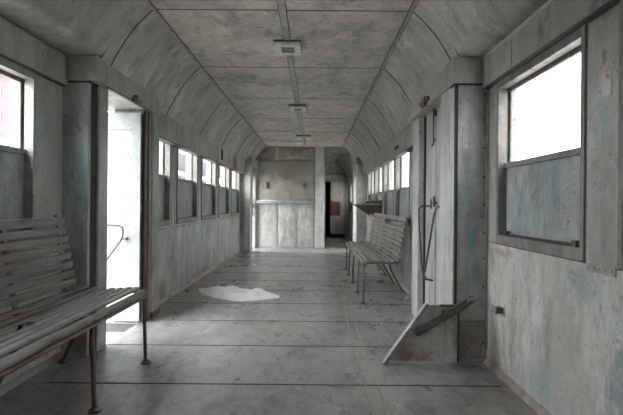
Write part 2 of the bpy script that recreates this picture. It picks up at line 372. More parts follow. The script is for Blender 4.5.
for s in (-1, 1):
    for dx in (-.02, .018): mb.box(s*HC+dx-.004, s*HC+dx+.004, YN, YFW, ZC-0.006, ZC+.004) if dx*s < 0 else None
for dx in (-.030, .030): mb.box(dx-.0025, dx+.0025, YN, YFW, ZC-0.003, ZC+.004)
mb.build('ceiling_joint', M['joint_shadow'], ce)
# raised ribs over the cove joints
mb = MB()
for c in CY[3:11]:
    for s in (1, -1):
        A = prof(s, 0 if c < 3.6 else 1, -0.002)
        for (p, q) in zip(A, A[1:]): mb.bar((p[0], c, p[1]), (q[0], c, q[1]), 0.008, 0.006, up=(-s*.7, 0, -.7))
mb.build('cove_rib', M['joint_shadow'], ce)
mb = MB(); A = prof(1, 1, -0.006)[9:15]
for (p, q), wd in zip(zip(A, A[1:]), (.02,.05,.06,.04,.02)): mb.bar((p[0], 8.44, p[1]), (q[0], 8.44, q[1]), wd, 0.006, up=(-.9, 0, -.3))
mb.build('torn_joint', M['dark'], ce)

# walls with window openings ------------------------------------------------
WZ0, WZ1 = 0.857, 1.925
def wall(name, side, xi, xo, y0, y1, wins, mat_low, mat_up, band, doors=()):
    low, up = MB(), MB()
    segs = []; y = y0
    for a, b in sorted(doors): segs.append((y, a)); y = b
    segs.append((y, y1))
    for a, b in segs:
        low.box(side*xi, side*xo, a, b, -0.09, WZ0)
        yy = a
        for wa, wb in [w for w in wins if a <= w[0] and w[1] <= b]: up.box(side*xi, side*xo, yy, wa, WZ0, WZ1); yy = wb
        up.box(side*xi, side*xo, yy, b, WZ0, WZ1)
    up.box(side*xi, side*xo, y0, y1, WZ1, 2.20)
    wo = struct(low.build(name, mat_low))
    up.build('upper_panel', mat_up, wo, bevel=0.003)
    xb, z0, z1 = band
    MB().box(side*xb, side*xi, y0, y1, z0, z1).build('cornice_band', mat_up, wo, bevel=0.006)
    MB().box(side*(xb+.006), side*(xi+.002), y0, y1, z0-.010, z0+.002).build('band_shadow_line', M['joint_shadow'], wo)  # dark strip paints in the band's shadow along the gap below it
    return wo
RN = [(0.92, 2.00), (2.26, 3.34)]
LN = [(0.86, 1.92), (2.15, 3.205)]
RF = [(6.30+1.24*i, 7.36+1.24*i) for i in range(4)]
LF = [(5.08, 5.85)] + [(4.80+1.35*i, 5.85+1.35*i) for i in (1,2,3,4)]
wr = wall('wall_right', 1, XR, OUT_R, YN, 3.60, RN, M['wall'], M['upper'], (XR-.045, 1.935, 2.145))
wrf = wall('wall_right', 1, XRF, OUT_R, 4.9, YBW, RF+[(13.6, 14.6), (15.6, 16.55)], M['wall_far'], M['upper'], (1.36, 1.79, 2.06), doors=[(11.68, 12.5)])
wl = wall('wall_left', -1, -XLN, -OUT_L, YN, 3.60, LN, M['wall'], M['upper'], (1.512, 1.935, 2.14))
wl2 = wall('wall_left', -1, -XLF, 1.60, 4.9, YBW, LF, M['wall_far'], M['upper'], (1.335, 1.79, 2.06), doors=[(11.68, 12.5)])
mb = MB(); mb.box(-1.7, 1.6, YN-.08, YN, -.05, 2.7)
struct(mb.build('wall_rear', M['end']))
# baseboards
def bboard(name, x, s_, y0, y1):
    m = MB(); m.prism([(x,y0,0),(x+s_*.028,y0,0),(x+s_*.026,y0,.006),(x+s_*.006,y0,.036),(x,y0,.038)], (0, y1-y0, 0)); struct(m.build(name, M['base']))
bboard('baseboard_right', XR, -1, 0, 3.52); bboard('baseboard_right', XRF, -1, 5.15, 11.4)
bboard('baseboard_left', XLF, 1, 5.03, 11.4); bboard('baseboard_left', XLN, 1, 0, 3.55)

# seams, straps and rivets on the wall panels
def strap(side, x, y0, y1, z0, z1, wall_o, rivets=0, th=0.005):
    m = MB(); m.box(side*x, side*(x-th), y0, y1, z0, z1)
    o = m.build('joint_strap', M['trim'], wall_o, bevel=0.0015)
    if rivets:
        m = MB()
        for i in range(rivets):
            f = (i+.5)/rivets
            if (z1-z0) > (y1-y0): p = (side*(x-th), (y0+y1)/2, z0+(z1-z0)*f)
            else: p = (side*(x-th), y0+(y1-y0)*f, (z0+z1)/2)
            m.dome(p, (-side, 0, 0), 0.005)
        m.build('rivet', M['iron'], o)
for a, b in zip(RN, RN[1:]): strap(1, XR, a[1]+.02, b[0]-.02, 0.815, 0.855, wr, 5)
strap(1, XR, RN[-1][1]+.01, 3.51, 0.845, 0.862, wr, 0)
for a, b in zip(LN, LN[1:]): strap(-1, -XLN, a[1]+.02, b[0]-.02, 0.80, 0.845, wl, 5)
for L_, sd, xx, wo in ((LF, -1, -XLF, wl2), (RF, 1, XRF, wrf)):
    for a, b in zip(L_, L_[1:]):
        c = (a[1]+b[0])/2
        strap(sd, xx, c-.075, c-.06, WZ0, 1.79, wo); strap(sd, xx, c+.06, c+.075, WZ0, 1.79, wo)
    strap(sd, xx, 5.15, 11.4, 0.80, 0.83, wo, 30, th=.007)
strap(1, XR-.045, 3.0, 3.012, 1.935, 2.145, wr); strap(1, XR-.045, 2.05, 2.062, 1.935, 2.145, wr)

MB().box(XR-.050, XR-.043, YN, 3.50, 2.118, 2.146).build('edge_trim', M['wall'], wr)
MB().box(-1.335, -1.322, 8.50, 8.62, 1.85, 2.03).build('black_strap', M['dark'], wl2)
MB().box(-1.335, -1.330, 9.75, 10.2, 1.80, 2.03).build('brown_patch', M['brown'], wl2)
MB().box(1.36, 1.352, 6.6, 6.9, 1.86, 1.9).build('black_strap', M['dark'], wrf)
# windows -------------------------------------------------------------------
wcount = [0]
def window(side, xi, y0, y1, split=1.36, fm='frame', near=False, shut=True, top=1.878):
    wcount[0] += 1
    w_ = sempty('window_%d' % wcount[0], (side*xi, (y0+y1)/2, WZ0))
    xo = xi + 0.085
    z0, z1 = WZ0, WZ1
    p = 0.010
    m = MB()
    e = 0.042
    m.box(side*(xi-p), side*(xi+.05), y0-.004, y0+e*.7, z0, z1); m.box(side*(xi-p), side*(xi+.05), y1-e*.7, y1+.004, z0, z1)
    m.box(side*(xi-p), side*(xi+.05), y0+e*.7, y1-e*.7, z0-.004, z0+.055); m.box(side*(xi-p), side*(xi+.05), y0+e*.7, y1-e*.7, top, z1+.004)
    m.build('window_frame', M[fm], w_, bevel=0.003)
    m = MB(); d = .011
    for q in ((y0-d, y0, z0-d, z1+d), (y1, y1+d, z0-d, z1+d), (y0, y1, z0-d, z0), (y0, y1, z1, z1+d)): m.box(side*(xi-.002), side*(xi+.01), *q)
    m.build('frame_shadow_gap', M['joint_shadow'], w_)  # dark strips paint in the shadow gap around the frame
    m = MB()   # inner runner channels (jamb reveal)
    m.box(side*(xi+.045), side*xo, y0, y0+.016, z0, z1); m.box(side*(xi+.045), side*xo, y1-.016, y1, z0, z1)
    m.box(side*(xi+.045), side*xo, y0+.016, y1-.016, z0, z0+.03); m.box(side*(xi+.045), side*xo, y0+.016, y1-.016, top+.012, z1)
    m.box(side*(xi+.066), side*(xi+.076), y0+.016, y0+.034, z0+.03, top); m.box(side*(xi+.066), side*(xi+.076), y1-.040, y1-.016, z0+.03, top)
    m.box(side*(xi+.060), side*(xi+.080), y0+.016, y1-.016, top-.022, top+.014)
    m.build('runner', M['rustframe'], w_, bevel=0.002)
    if shut:
        m = MB(); m.box(side*(xi+.048), side*(xi+.060), y0+.018, y1-.018, z0+.034, split)
        m.build('shutter', M['shutter'], w_)
        m = MB(); m.box(side*(xi+.036), side*(xi+.064), y0+.018, y1-.018, split, split+.03)
        m.box(side*(xi+.028), side*(xi+.048), y0+.018, y1-.018, split-.006, split+.004)
        m.build('sash_rail', M['frame'], w_, bevel=0.003)
    if near:
        m = MB(); xx = side*(xi+.018)
        m.tube([(xx, y0+.09, z0+.07), (xx, y0+.12, z0+.062), (xx, y1-.16, z0+.062), (xx, y1-.13, z0+.07)], 0.007, 8)
        m.box(side*(xi-.002), side*(xi+.03), y0+.075, y0+.115, z0+.055, z0+.085); m.box(side*(xi-.002), side*(xi+.03), y1-.15, y1-.11, z0+.055, z0+.085)
        m.build('latch_rod', M['iron'], w_)
    rel(w_); return w_
for a, b in RN: window(1, XR, a, b, 1.355, near=True)
for a, b in LN: window(-1, -XLN, a, b, 1.405, fm='peel')
for a, b in RF: window(1, XRF, a, b, 1.32)
window(1, XRF, 13.6, 14.6, 1.3); window(1, XRF, 15.6, 16.55, 1.17, top=1.76)
for a, b in LF: window(-1, -XLF, a, b, 1.395)

# near left doorway -----------------------------------------------------------
XF = Matrix.Translation((.025, .0, 0))
tr = struct(MB().box(-1.72, -1.385, 3.56, 3.665, -.09, 1.98).build('trim_1', M['pillar'], bevel=0.006))
MB().box(-1.60, -1.365, 3.69, 3.86, -.09, 1.985).build('door_post', M['pillar'], tr, bevel=0.012)
MB().box(-1.60, -1.380, 3.60, 3.688, 0, 1.985).build('groove', M['dark'], tr)
MB().box(-1.66, -1.37, 3.552, 3.70, 1.954, 1.968).build('header_joint', M['dark'], tr)
MB().box(-1.348, -1.338, 3.535, 4.98, 2.139, 2.147).build('header_joint', M['joint_shadow'], tr)
MB().hexa([(-1.72,3.535,1.965),(-1.315,3.535,1.965),(-1.315,4.98,1.965),(-1.72,4.98,1.965),(-1.72,3.535,2.142),(-1.315,3.535,2.142),(-1.315,4.98,2.142),(-1.72,4.98,2.142)]).build('door_header', M['upper'], tr, bevel=0.004)
MB().box(-1.75, -1.40, 3.61, 5.0, 1.98, 2.40).build('header_infill', M['dark'], tr)
MB().box(-1.33, -1.308, 3.72, 4.66, 1.95, 1.966).build('header_edge_strip', M['rustframe'], tr)
m = MB(); m.box(-1.345, -1.295, 4.22, 4.36, 1.955, 1.995); m.box(-1.32, -1.285, 4.25, 4.29, 1.97, 2.02); m.tube([(-1.295, 4.18, 1.985), (-1.295, 4.40, 1.985)], 0.008, 8)
m.build('rusty_bracket', M['iron'], tr, bevel=0.003)
XF = Matrix.Translation((.015, .05, 0))
tr = struct(MB().box(-1.62, -1.345, 4.58, 4.725, -.09, 1.975).build('trim_2', M['rustframe'], bevel=0.004))
MB().box(-1.56, -1.31, 4.735, 4.935, -.09, 1.975).build('door_post', M['pillar'], tr, bevel=0.012)
MB().box(-1.347, -1.337, 4.57, 4.60, 0, 1.96).build('door_seal', M['dark'], tr)
MB().box(-1.345, -1.325, 4.69, 4.722, 0, 1.96).build('rubbing_strip', M['leafin'], tr, bevel=0.003)
MB().box(-1.335, -1.30, 4.73, 4.95, 0, 0.055).build('rusted_foot', M['iron'], tr, bevel=0.004)
# open door leaf, swung outward at the far jamb
XF = Matrix.Translation((.035, .06, 0))
dl = sempty('door_1', (-1.37, 4.53, 0.02))
def arched_ring(m, xa, xb, za, zb, y0, y1, r, X0, X1, Z0, Z1):
    # panel plate with a round-cornered opening: build as quads between outer rect and inner rounded rect
    inner = []
    for (cx, cz, a0) in ((xb-r, zb-r, 0), (xa+r, zb-r, 90), (xa+r, za+r, 180), (xb-r, za+r, 270)):
        for k in range(7):
            a = math.radians(a0 + 90*k/6); inner.append((cx + r*math.cos(a), cz + r*math.sin(a)))
    outer = []
    cxm, czm = (xa+xb)/2, (za+zb)/2
    for (x, z) in inner:
        dx, dz = x-cxm, z-czm
        t = min(((X1 if dx > 0 else X0)-cxm)/dx if abs(dx) > 1e-6 else 1e9, ((Z1 if dz > 0 else Z0)-czm)/dz if abs(dz) > 1e-6 else 1e9)
        outer.append((cxm+dx*t, czm+dz*t))
    n = len(inner)
    R = [[m.bm.verts.new((x, yy, z)) for x, z in L] for L in (inner, outer) for yy in (y0, y1)]
    for i in range(n):
        j = (i+1) % n
        m.bm.faces.new((R[0][i], R[0][j], R[2][j], R[2][i])); m.bm.faces.new((R[1][i], R[1][j], R[3][j], R[3][i]))
        m.bm.faces.new((R[0][i], R[0][j], R[1][j], R[1][i])); m.bm.faces.new((R[2][i], R[2][j], R[3][j], R[3][i]))
    # square the corners of the outer outline
    for (X, Z) in ((X0, Z0), (X0, Z1), (X1, Z0), (X1, Z1)):
        L = sorted(range(n), key=lambda i: (outer[i][0]-X)**2 + (outer[i][1]-Z)**2)[:2]
        a, b = L
        if abs(outer[a][0]-X) < 1e-6 and abs(outer[a][1]-Z) < 1e-6: continue
        m.prism([(outer[a][0], y0, outer[a][1]), (X, y0, Z), (outer[b][0], y0, outer[b][1])], (0, y1-y0, 0))
m = MB(); arched_ring(m, -1.95, -1.445, 0.93, 1.77, 4.505, 4.535, 0.07, -2.02, -1.375, 0.80, 1.925)
m.box(-2.02, -1.375, 4.505, 4.535, 0.02, 0.80); m.build('door_frame', M['leaf'], dl)
MB().box(-1.96, -1.435, 4.522, 4.534, 0.92, 1.78).build('recessed_panel', M['leafin'], dl)
m = MB()
for z in (0.35, 1.05, 1.75): m.box(-1.40, -1.372, 4.499, 4.541, z-.04, z+.04)
m.build('hinge', M['leaf'], dl)
hp = [(-1.80,4.50,.89),(-1.80,4.455,.90),(-1.66,4.45,.90),(-1.55,4.45,.895),(-1.515,4.45,.88),(-1.505,4.45,.85),(-1.51,4.45,.80),(-1.53,4.45,.755),(-1.70,4.45,.52),(-1.80,4.45,.40),(-1.80,4.50,.39)]
m = MB(); m.tube(hp, 0.008, 8); m.build('grab_handle', M['rod'], dl, smooth=True)
MB().box(-1.52, -1.48, 4.45, 4.51, 0.765, 0.785).build('handle_bracket', M['iron'], dl)
rel(dl)
XF = Matrix.Identity(4)
# boarding steps outside the doorway
st = thing('boarding_step', 'grey metal boarding steps hanging outside the open left doorway', 'step', (-1.9, 4.17, -0.6))
m = MB(); m.box(-2.0, -1.72, 3.85, 4.5, -.30, -.27); m.build('tread', M['flange'], st)
m = MB(); m.box(-2.15, -1.80, 3.85, 4.5, -.60, -.57); m.build('tread', M['flange'], st)
m = MB(); m.prism([(-2.15,3.82,-.62),(-1.85,3.82,-.62),(-1.68,3.82,-.09),(-1.78,3.82,-.09)], (0,.03,0)); m.build('side_plate', M['flange'], st)
m = MB(); m.prism([(-2.15,4.50,-.62),(-1.85,4.50,-.62),(-1.68,4.50,-.09),(-1.78,4.50,-.09)], (0,.03,0)); m.build('side_plate', M['flange'], st)
rel(st)

XF = Matrix.Translation((.045, .045, .01))
# right closed door bay ---------------------------------------------------------
tr = struct(MB().box(1.212, 1.56, 3.49, 3.80, -.09, 1.96).build('trim_3', M['pillar'], bevel=0.004))
m = MB(); # rounded inner post
prof = [(1.30,3.51)] + [(1.245-.048*math.sin(math.radians(a)), 3.565-.05*math.cos(math.radians(a))) for a in range(0, 91, 15)] + [(1.197,3.90),(1.30,3.90)]
m.prism([(x, y, 0.0) for x, y in prof], (0, 0, 1.955)); m.build('door_post', M['wall'], tr, bevel=0.002)
MB().box(1.203, 1.218, 3.486, 3.53, 0.0, 1.955).build('groove', M['dark'], tr)
MB().box(1.178, 1.56, 3.465, 5.08, 1.955, 2.136).build('door_header', M['upper'], tr, bevel=0.004)
MB().box(1.36, 1.66, 3.57, 5.08, 1.97, 2.40).build('header_infill', M['dark'], tr)
MB().box(1.19, 1.43, 3.478, 3.60, 1.942, 1.957).build('header_joint', M['dark'], tr)
MB().box(1.24, 1.425, 3.478, 3.492, 0.285, 0.375).build('skirting_rail', M['pillar'], tr, bevel=0.003)
MB().box(1.245, 1.40, 3.484, 3.492, 0.01, 0.275).build('kick_panel', M['trim'], tr, bevel=0.002)
m = MB()
for z in (0.12, 0.33, 0.52, 0.72, 0.90, 1.1, 1.3, 1.5, 1.7, 1.88): m.dome((1.408, 3.489, z), (0, -1, 0), 0.0095)
m.build('rivet', M['iron'], tr)
MB().box(1.418, 1.436, 3.47, 3.492, 0.08, 1.92).build('corner_angle', M['trim'], tr, bevel=0.002)
tr = struct(MB().box(1.215, 1.56, 4.82, 5.10, -.09, 1.955).build('trim_4', M['wall'], bevel=0.01))
MB().box(1.27, 1.29, 4.79, 4.825, 0, 1.95).build('door_seal', M['dark'], tr)
dr = sempty('door_2', (1.30, 4.35, 0))
MB().box(1.285, 1.31, 3.90, 4.395, 0.0, 1.955).build('door_leaf', M['door'], dr, bevel=0.004)
MB().box(1.285, 1.31, 4.402, 4.79, 0.0, 1.955).build('door_leaf', M['door'], dr, bevel=0.004)
MB().box(1.276, 1.286, 4.375, 4.42, 0.0, 1.955).build('meeting_strip', M['door'], dr, bevel=0.003)
m = MB(); m.tube([(1.262, 4.40, 1.98), (1.262, 4.40, 1.64), (1.25, 4.42, 1.62)], 0.007, 8)
m.box(1.262, 1.28, 4.36, 4.44, 1.88, 1.93); m.box(1.262, 1.28, 4.385, 4.415, 1.66, 1.69); m.build('bolt', M['iron'], dr)
m = MB(); m.box(1.255, 1.278, 4.30, 4.44, 1.10, 1.125); m.tube([(1.25, 4.31, 1.08), (1.25, 4.31, 1.17)], 0.009, 8); m.tube([(1.25, 4.42, 1.06), (1.25, 4.42, 1.15)], 0.007, 8)
m.build('latch', M['iron'], dr)
m = MB(); m.tube([(1.285,4.02,1.085),(1.235,4.04,1.085),(1.225,4.12,1.07),(1.225,4.20,1.01),(1.225,4.52,.50),(1.225,4.56,.46),(1.235,4.52,.42),(1.285,4.50,.41)], 0.0095, 8); m.build('handle', M['iron'], dr, smooth=True)
m = MB(); m.tube([(1.285,4.62,1.085),(1.22,4.66,1.085),(1.20,4.70,1.06),(1.20,4.68,.9),(1.20,4.56,.56),(1.20,4.44,.43),(1.285,4.42,.42)], 0.0075, 8); m.build('handle', M['rod'], dr, smooth=True)
rel(dr)
XF = Matrix.Translation((.045, .045, .01))
m = MB(); m.box(1.155, 1.18, 4.20, 4.50, 1.985, 2.02); m.box(1.15, 1.185, 4.30, 4.42, 1.96, 2.04); m.tube([(1.15,4.24,2.0),(1.15,4.46,2.005)], .012, 8); m.build('bolt_keeper', M['iron'], tr)

XF = XF_END.copy()
# far doorways -------------------------------------------------------------------
tr = struct(MB().box(-1.56, -1.19, 11.02, 11.27, -.09, 1.96).build('trim_5', M['wall_far'], bevel=0.01))
MB().box(-1.56, -1.16, 11.0, 12.2, 1.96, 2.11).build('door_header', M['upper'], tr, bevel=0.004)
MB().box(-1.24, -1.18, 11.27, 11.31, 0, 1.96).build('rubbing_strip', M['leafin'], tr)
MB().box(-1.32, -1.195, 11.0, 11.02, 0.05, 1.92).build('pilaster_panel', M['wall'], tr, bevel=0.004)
MB().box(-1.56, -1.19, 12.125, 12.2, -.09, 1.96).build('door_jamb', M['wall_far'], tr, bevel=0.005)
dl = sempty('door_3', (-1.2, 12.08, 0.02))
MB().box(-1.85, -1.20, 12.06, 12.09, 0.02, 1.93).build('door_leaf', M['leaf'], dl, bevel=0.003)
m = MB(); m.tube([(-1.26,12.06,1.15),(-1.26,12.0,1.15),(-1.26,12.0,.85),(-1.26,12.06,.80)], 0.012, 8); m.box(-1.29,-1.23,12.03,12.062,.98,1.06); m.build('latch', M['iron'], dl)
rel(dl)
tr = struct(MB().box(1.165, 1.56, 11.02, 11.27, -.09, 1.96).build('trim_6', M['wall_far'], bevel=0.01))
MB().box(1.14, 1.56, 11.0, 12.25, 1.96, 2.11).build('door_header', M['upper'], tr, bevel=0.004)
MB().box(1.165, 1.56, 12.11, 12.25, -.09, 1.96).build('door_jamb', M['wall_far'], tr, bevel=0.01)

# end wall with pressed panels ------------------------------------------------------
def pyramid(m, x0, x1, z0, z1, y, h):
    v = [m.bm.verts.new(p) for p in ((x0,y,z0),(x1,y,z0),(x1,y,z1),(x0,y,z1),((x0+x1)/2,y-h,(z0+z1)/2))]
    for i in range(4): m.bm.faces.new((v[i], v[(i+1)%4], v[4]))
    m.bm.faces.new((v[3], v[2], v[1], v[0]))
def pyr_poly(m, poly, y, h):
    cx = sum(p[0] for p in poly)/len(poly); cz = sum(p[1] for p in poly)/len(poly)
    v = [m.bm.verts.new((x, y, z)) for x, z in poly]; c = m.bm.verts.new((cx, y-h, cz)); n = len(v)
    for i in range(n): m.bm.faces.new((v[i], v[(i+1)%n], c))
    m.bm.faces.new(v[::-1])
ew = struct(MB().box(-1.56, 0.45, YF, YF+.08, -.05, 2.56).build('wall_far', M['end']))
m = MB()
for a, b in ((-1.13,-.735), (-.665,-.25), (-.195,.17)): pyramid(m, a, b, 0.05, 1.07, YF, 0.03)
m.build('pressed_panel', M['end'], ew)
m = MB(); pyramid(m, -.655, .20, 2.13, 2.455, YF, 0.07); pyr_poly(m, [(-1.26,2.13),(-.745,2.13),(-.745,2.455),(-.98,2.455),(-1.12,2.33)], YF, 0.03)
m.build('pressed_panel', M['board'], ew)
m = MB()
for x in (-.70, -.223): m.box(x-.028, x+.028, YF-.012, YF, 0.02, 1.08)
m.box(-.715, -.685, YF-.012, YF, 2.12, 2.46); m.box(.205, .225, YF-.012, YF, 0, 2.46); m.box(-1.17, .23, YF-.012, YF, 2.455, 2.47); m.box(-1.17, .22, YF-.03, YF, 0, .045)
m.build('batten', M['trim'], ew, bevel=0.002)
MB().box(.24, .45, YF-.05, YF+.10, 0, ZC).build('corner_post', M['end'], ew, bevel=0.015)
MB().box(.445, .475, YF-.03, YF+.06, 0, 2.3).build('edge_strip', M['wall'], ew, bevel=0.004)
fb = thing('wall_board', 'large khaki hinged board with cross-pressed face on the far end wall', 'board', (-.445, YF-.02, 1.18))
m = MB(); m.box(-1.13, .225, YF-.03, YF-.001, 1.18, 2.115); m.build('panel', M['board'], fb, bevel=0.003)
m = MB(); pyramid(m, -1.11, .205, 1.20, 2.095, YF-.029, 0.06); m.build('pressed_face', M['board'], fb)
for x in (-.93, -.02): m = MB(); m.box(x-.02, x+.02, YF-.08, YF-.03, 1.44, 1.60); m.tube([(x-.015, YF-.085, 1.58), (x+.03, YF-.085, 1.50)], .01, 6); m.build('catch', M['iron'], fb)
rel(fb)
sh = thing('ledge_rail', 'long narrow bluish metal ledge under the board on the far end wall', 'ledge', (-.5, YF, 1.09))
MB().box(-1.18, .19, YF-.13, YF-.012, 1.125, 1.15).build('ledge_top', M['shutter'], sh, bevel=0.003)
MB().box(-1.18, .19, YF-.14, YF-.125, 1.09, 1.15).build('ledge_lip', M['shutter'], sh, bevel=0.003)
rel(sh)
tag(MB().box(-1.08, -.70, YF-.11, YF-.05, 1.151, 1.166).build('white_card', M['white'], bevel=0.002), 'thin white strip of card lying on the left end of the far ledge', 'card')

# vestibule and corridor beyond ----------------------------------------------------------
struct(MB().box(.40, .45, YF+.1, YB, -.05, 2.56).build('wall_corridor', M['end']))
m = MB(); m.box(-1.6, .58, YB, YB+.08, -.05, 2.6); m.box(1.23, 1.6, YB, YB+.08, -.05, 2.6); m.box(.58, 1.23, YB, YB+.08, 1.83, 2.6)
wb = struct(m.build('wall_corridor_end', M['end']))
MB().box(.45, 1.44, YB-.05, YB+.01, 1.98, 2.06).build('beam', M['upper'], wb, bevel=.004)
MB().box(.45, 1.44, YF+.04, YF+.14, 2.33, 2.47).build('beam', M['trim'], wb, bevel=.004)
m = MB(); m.box(.54, .585, YB-.03, YB+.02, 0, 1.86); m.box(1.22, 1.26, YB-.03, YB+.02, 0, 1.86); m.box(.54, 1.26, YB-.03, YB+.02, 1.82, 1.87); m.build('door_casing', M['trim'], wb)
dd = sempty('door_4', (1.2, YB+.03, 0))
MB().box(.755, 1.22, YB+.02, YB+.055, .12, 1.815).build('door_leaf', M['end'], dd, bevel=.004)
MB().box(.755, 1.22, YB+.012, YB+.02, .70, .72).build('rail', M['trim'], dd)
MB().box(.76, 1.07, YB+.008, YB+.022, .715, 1.17).build('lower_panel', M['redp'], dd, bevel=.002)
MB().box(.755, 1.22, YB+.015, YB+.055, 0.0, .115).build('kick_plate', M['dark'], dd)
rel(dd)
# room behind the ajar door stays dark because it is enclosed
m = MB(); m.box(-.2, 1.6, YB+1.6, YB+1.65, -.1, 2.5); m.box(-.25, -.2, YB, YB+1.65, -.1, 2.5); m.box(1.6, 1.65, YB, YB+1.65, -.1, 2.5); m.box(-.25, 1.65, YB+.08, YB+1.65, 2.45, 2.5); m.box(-.25, 1.65, YB+.08, YB+1.65, -.1, 0)
struct(m.build('wall_back_room', M['board']))

XF = Matrix.Identity(4)
# ------------------------------------------------------------------ benches
def rounded_slat(m, x, z, y0, y1, wd, th, tilt=0.0, jig=0.0):
    # slat running along Y, with rounded edges, cross-section centred at (x, z)
    P = []
    hw, hh, r = wd/2, th/2, min(wd, th)*0.33
    for cx, cz, a0 in ((hw-r, hh-r, 0), (-hw+r, hh-r, 90), (-hw+r, -hh+r, 180), (hw-r, -hh+r, 270)):
        for k in range(3):
            a = math.radians(a0+45*k); P.append((cx+r*math.cos(a), cz+r*math.sin(a)))
    c, s = math.cos(tilt), math.sin(tilt)
    N = max(2, int((y1-y0)/0.25)); rings = []
    for i in range(N+1):
        yy = y0+(y1-y0)*i/N; jx = random.uniform(-jig, jig); jz = random.uniform(-jig, jig)
        rings.append([m.bm.verts.new((x+jx+px*c-pz*s, yy, z+jz+px*s+pz*c)) for px, pz in P])
    n = len(P)
    for a, b in zip(rings, rings[1:]):
        for k in range(n): m.bm.faces.new((a[k], a[(k+1)%n], b[(k+1)%n], b[k]))
    m.bm.faces.new(rings[0][::-1]); m.bm.faces.new(rings[-1])
def bench(label, side, xf, seat, y0, y1, legs, group, back=None, missing=(), norear=()):
    # side=-1: back rest toward -X (left wall).  local x grows from the front edge toward the wall
    L = thing('slatted_bench', label, 'bench', (xf, y0, 0), group)
    X = lambda u: xf + side*u
    # seat: eight lengthwise slats, front one dropped
    m = MB(); us = [0.018, 0.062, 0.121, 0.180, 0.239, 0.298, 0.357, 0.412]
    for i, u in enumerate(us):
        z = seat - (0.028 if i == 0 else 0.0) - 0.012*math.sin(max(0, u-.05)/0.37*math.pi) + (0.012 if i == 7 else 0)
        yy0, yy1 = y0+random.uniform(0, .02), y1-random.uniform(0, .02)
        wd = 0.039 if i else 0.040
        if i == 4 and side < 0:      # broken slat
            rounded_slat(m, X(u), z-.012, yy0, y1-1.15, wd, 0.020, side*0.0, 0.0015)
            rounded_slat(m, X(u), z-.012, y1-1.0, yy1, wd, 0.020, side*0.0, 0.0015)
        elif i == 0:
            for p, q in zip([y0]+[l for l in legs if y0+.3 < l < y1-.3], [l for l in legs if y0+.3 < l < y1-.3]+[y1]):
                rounded_slat(m, X(u), z-.012, p+.004, q-.004, wd, 0.030, side*0.5, 0.001)
        else: rounded_slat(m, X(u), z-.012, yy0, yy1, wd, 0.020, 0.0, 0.0015)
    m.build('seat', M['wood'], L)
    # backrest: seven slats leaning back
    b0, b1 = back if back else (y0, y1)
    m = MB(); n = 8
    for i in range(n):
        t = i/(n-1); z = seat+.060+t*.385; u = .405+t*.075
        s0, s1 = b0+random.uniform(0,.02), b1-random.uniform(0,.015)
        if i in missing: s1 = s0+(s1-s0)*missing[i]
        rounded_slat(m, X(u), z, s0, s1,   .018, .044, -side*-.18, 0.0012)
        if i == 7: rounded_slat(m, X(u+.015), z+.024, s0, s1, .045, .014, 0, 0.001)
    m.build('backrest', M['wood'], L)
    # pipes
    m = MB(); m.tube([(X(.012), y0+.01, seat-.072), (X(.012), y1-.01, seat-.072)], .0125, 10)
    m.tube([(X(.385), y0+.03, seat-.045), (X(.385), y1-.03, seat-.045)], .010, 10)
    m.build('side_rail', M['iron'], L, smooth=True)
    for ly in legs:
        # cross bearer
        m = MB(); m.tube([(X(.02), ly, seat-.07), (X(.05), ly, seat-.045), (X(.10), ly, seat-.036), (X(.36), ly, seat-.036), (X(.41), ly, seat-.02)], .010, 8); m.build('seat_bearer', M['iron'], L, smooth=True)
        m = MB(); m.tube([(X(.018), ly, seat-.055), (X(.018), ly, seat-.12), (X(.004), ly, .03), (X(0), ly, .012)], [.0125,.0125,.0125,.018], 10)
        lg = m.build('leg', M['iron'], L, smooth=False)
        m = MB(); m.tube([(X(0), ly, 0.0), (X(0), ly, .012)], .034, 12); m.tube([(X(0), ly, .012), (X(0), ly, .03)], [.026, .016], 12); m.build('foot_flange', M['iron'], lg)
        yb = ly
        if ly in norear: continue
        m = MB(); m.tube([(X(.385), yb, seat-.045), (X(.42), yb, seat-.2), (X(.565), yb, .03), (X(.57), yb, .012)], [.0125,.0125,.0125,.018], 10)
        lg = m.build('leg', M['iron'], L)
        m = MB(); m.tube([(X(.57), yb, 0.0), (X(.57), yb, .012)], .034, 12); m.tube([(X(.57), yb, .012), (X(.57), yb, .03)], [.026, .016], 12); m.build('foot_flange', M['iron'], lg)
        m = MB(); yq = min(max(yb, b0+.06), b1-.06); m.bar((X(.40+.016), yq, seat-.05), (X(.485+.016), yq, seat+.49), .035, .010, up=(side,0,0.2)); m.build('back_support', M['iron'], L, bevel=.002)
    rel(L)
    return L
bench('long weathered slatted bench against the left wall under the near window', -1, -0.893, 0.530, 0.9, 3.44, [1.0, 1.82, 2.63, 3.43], 'slatted benches', back=(0.9, 3.25))
bench('grey slatted bench by the right wall, nearer one next to the closed door', 1, 0.80, 0.492, 5.55, 7.07, [5.58, 6.28, 7.03], 'slatted benches', missing={6: .62}, norear=(5.58,))
bench('grey slatted bench by the right wall, farther one beside the wall shelf', 1, 0.80, 0.492, 7.09, 8.53, [7.12, 7.82, 8.49], 'slatted benches')

XF = Matrix.Translation((.02, .1, .03))
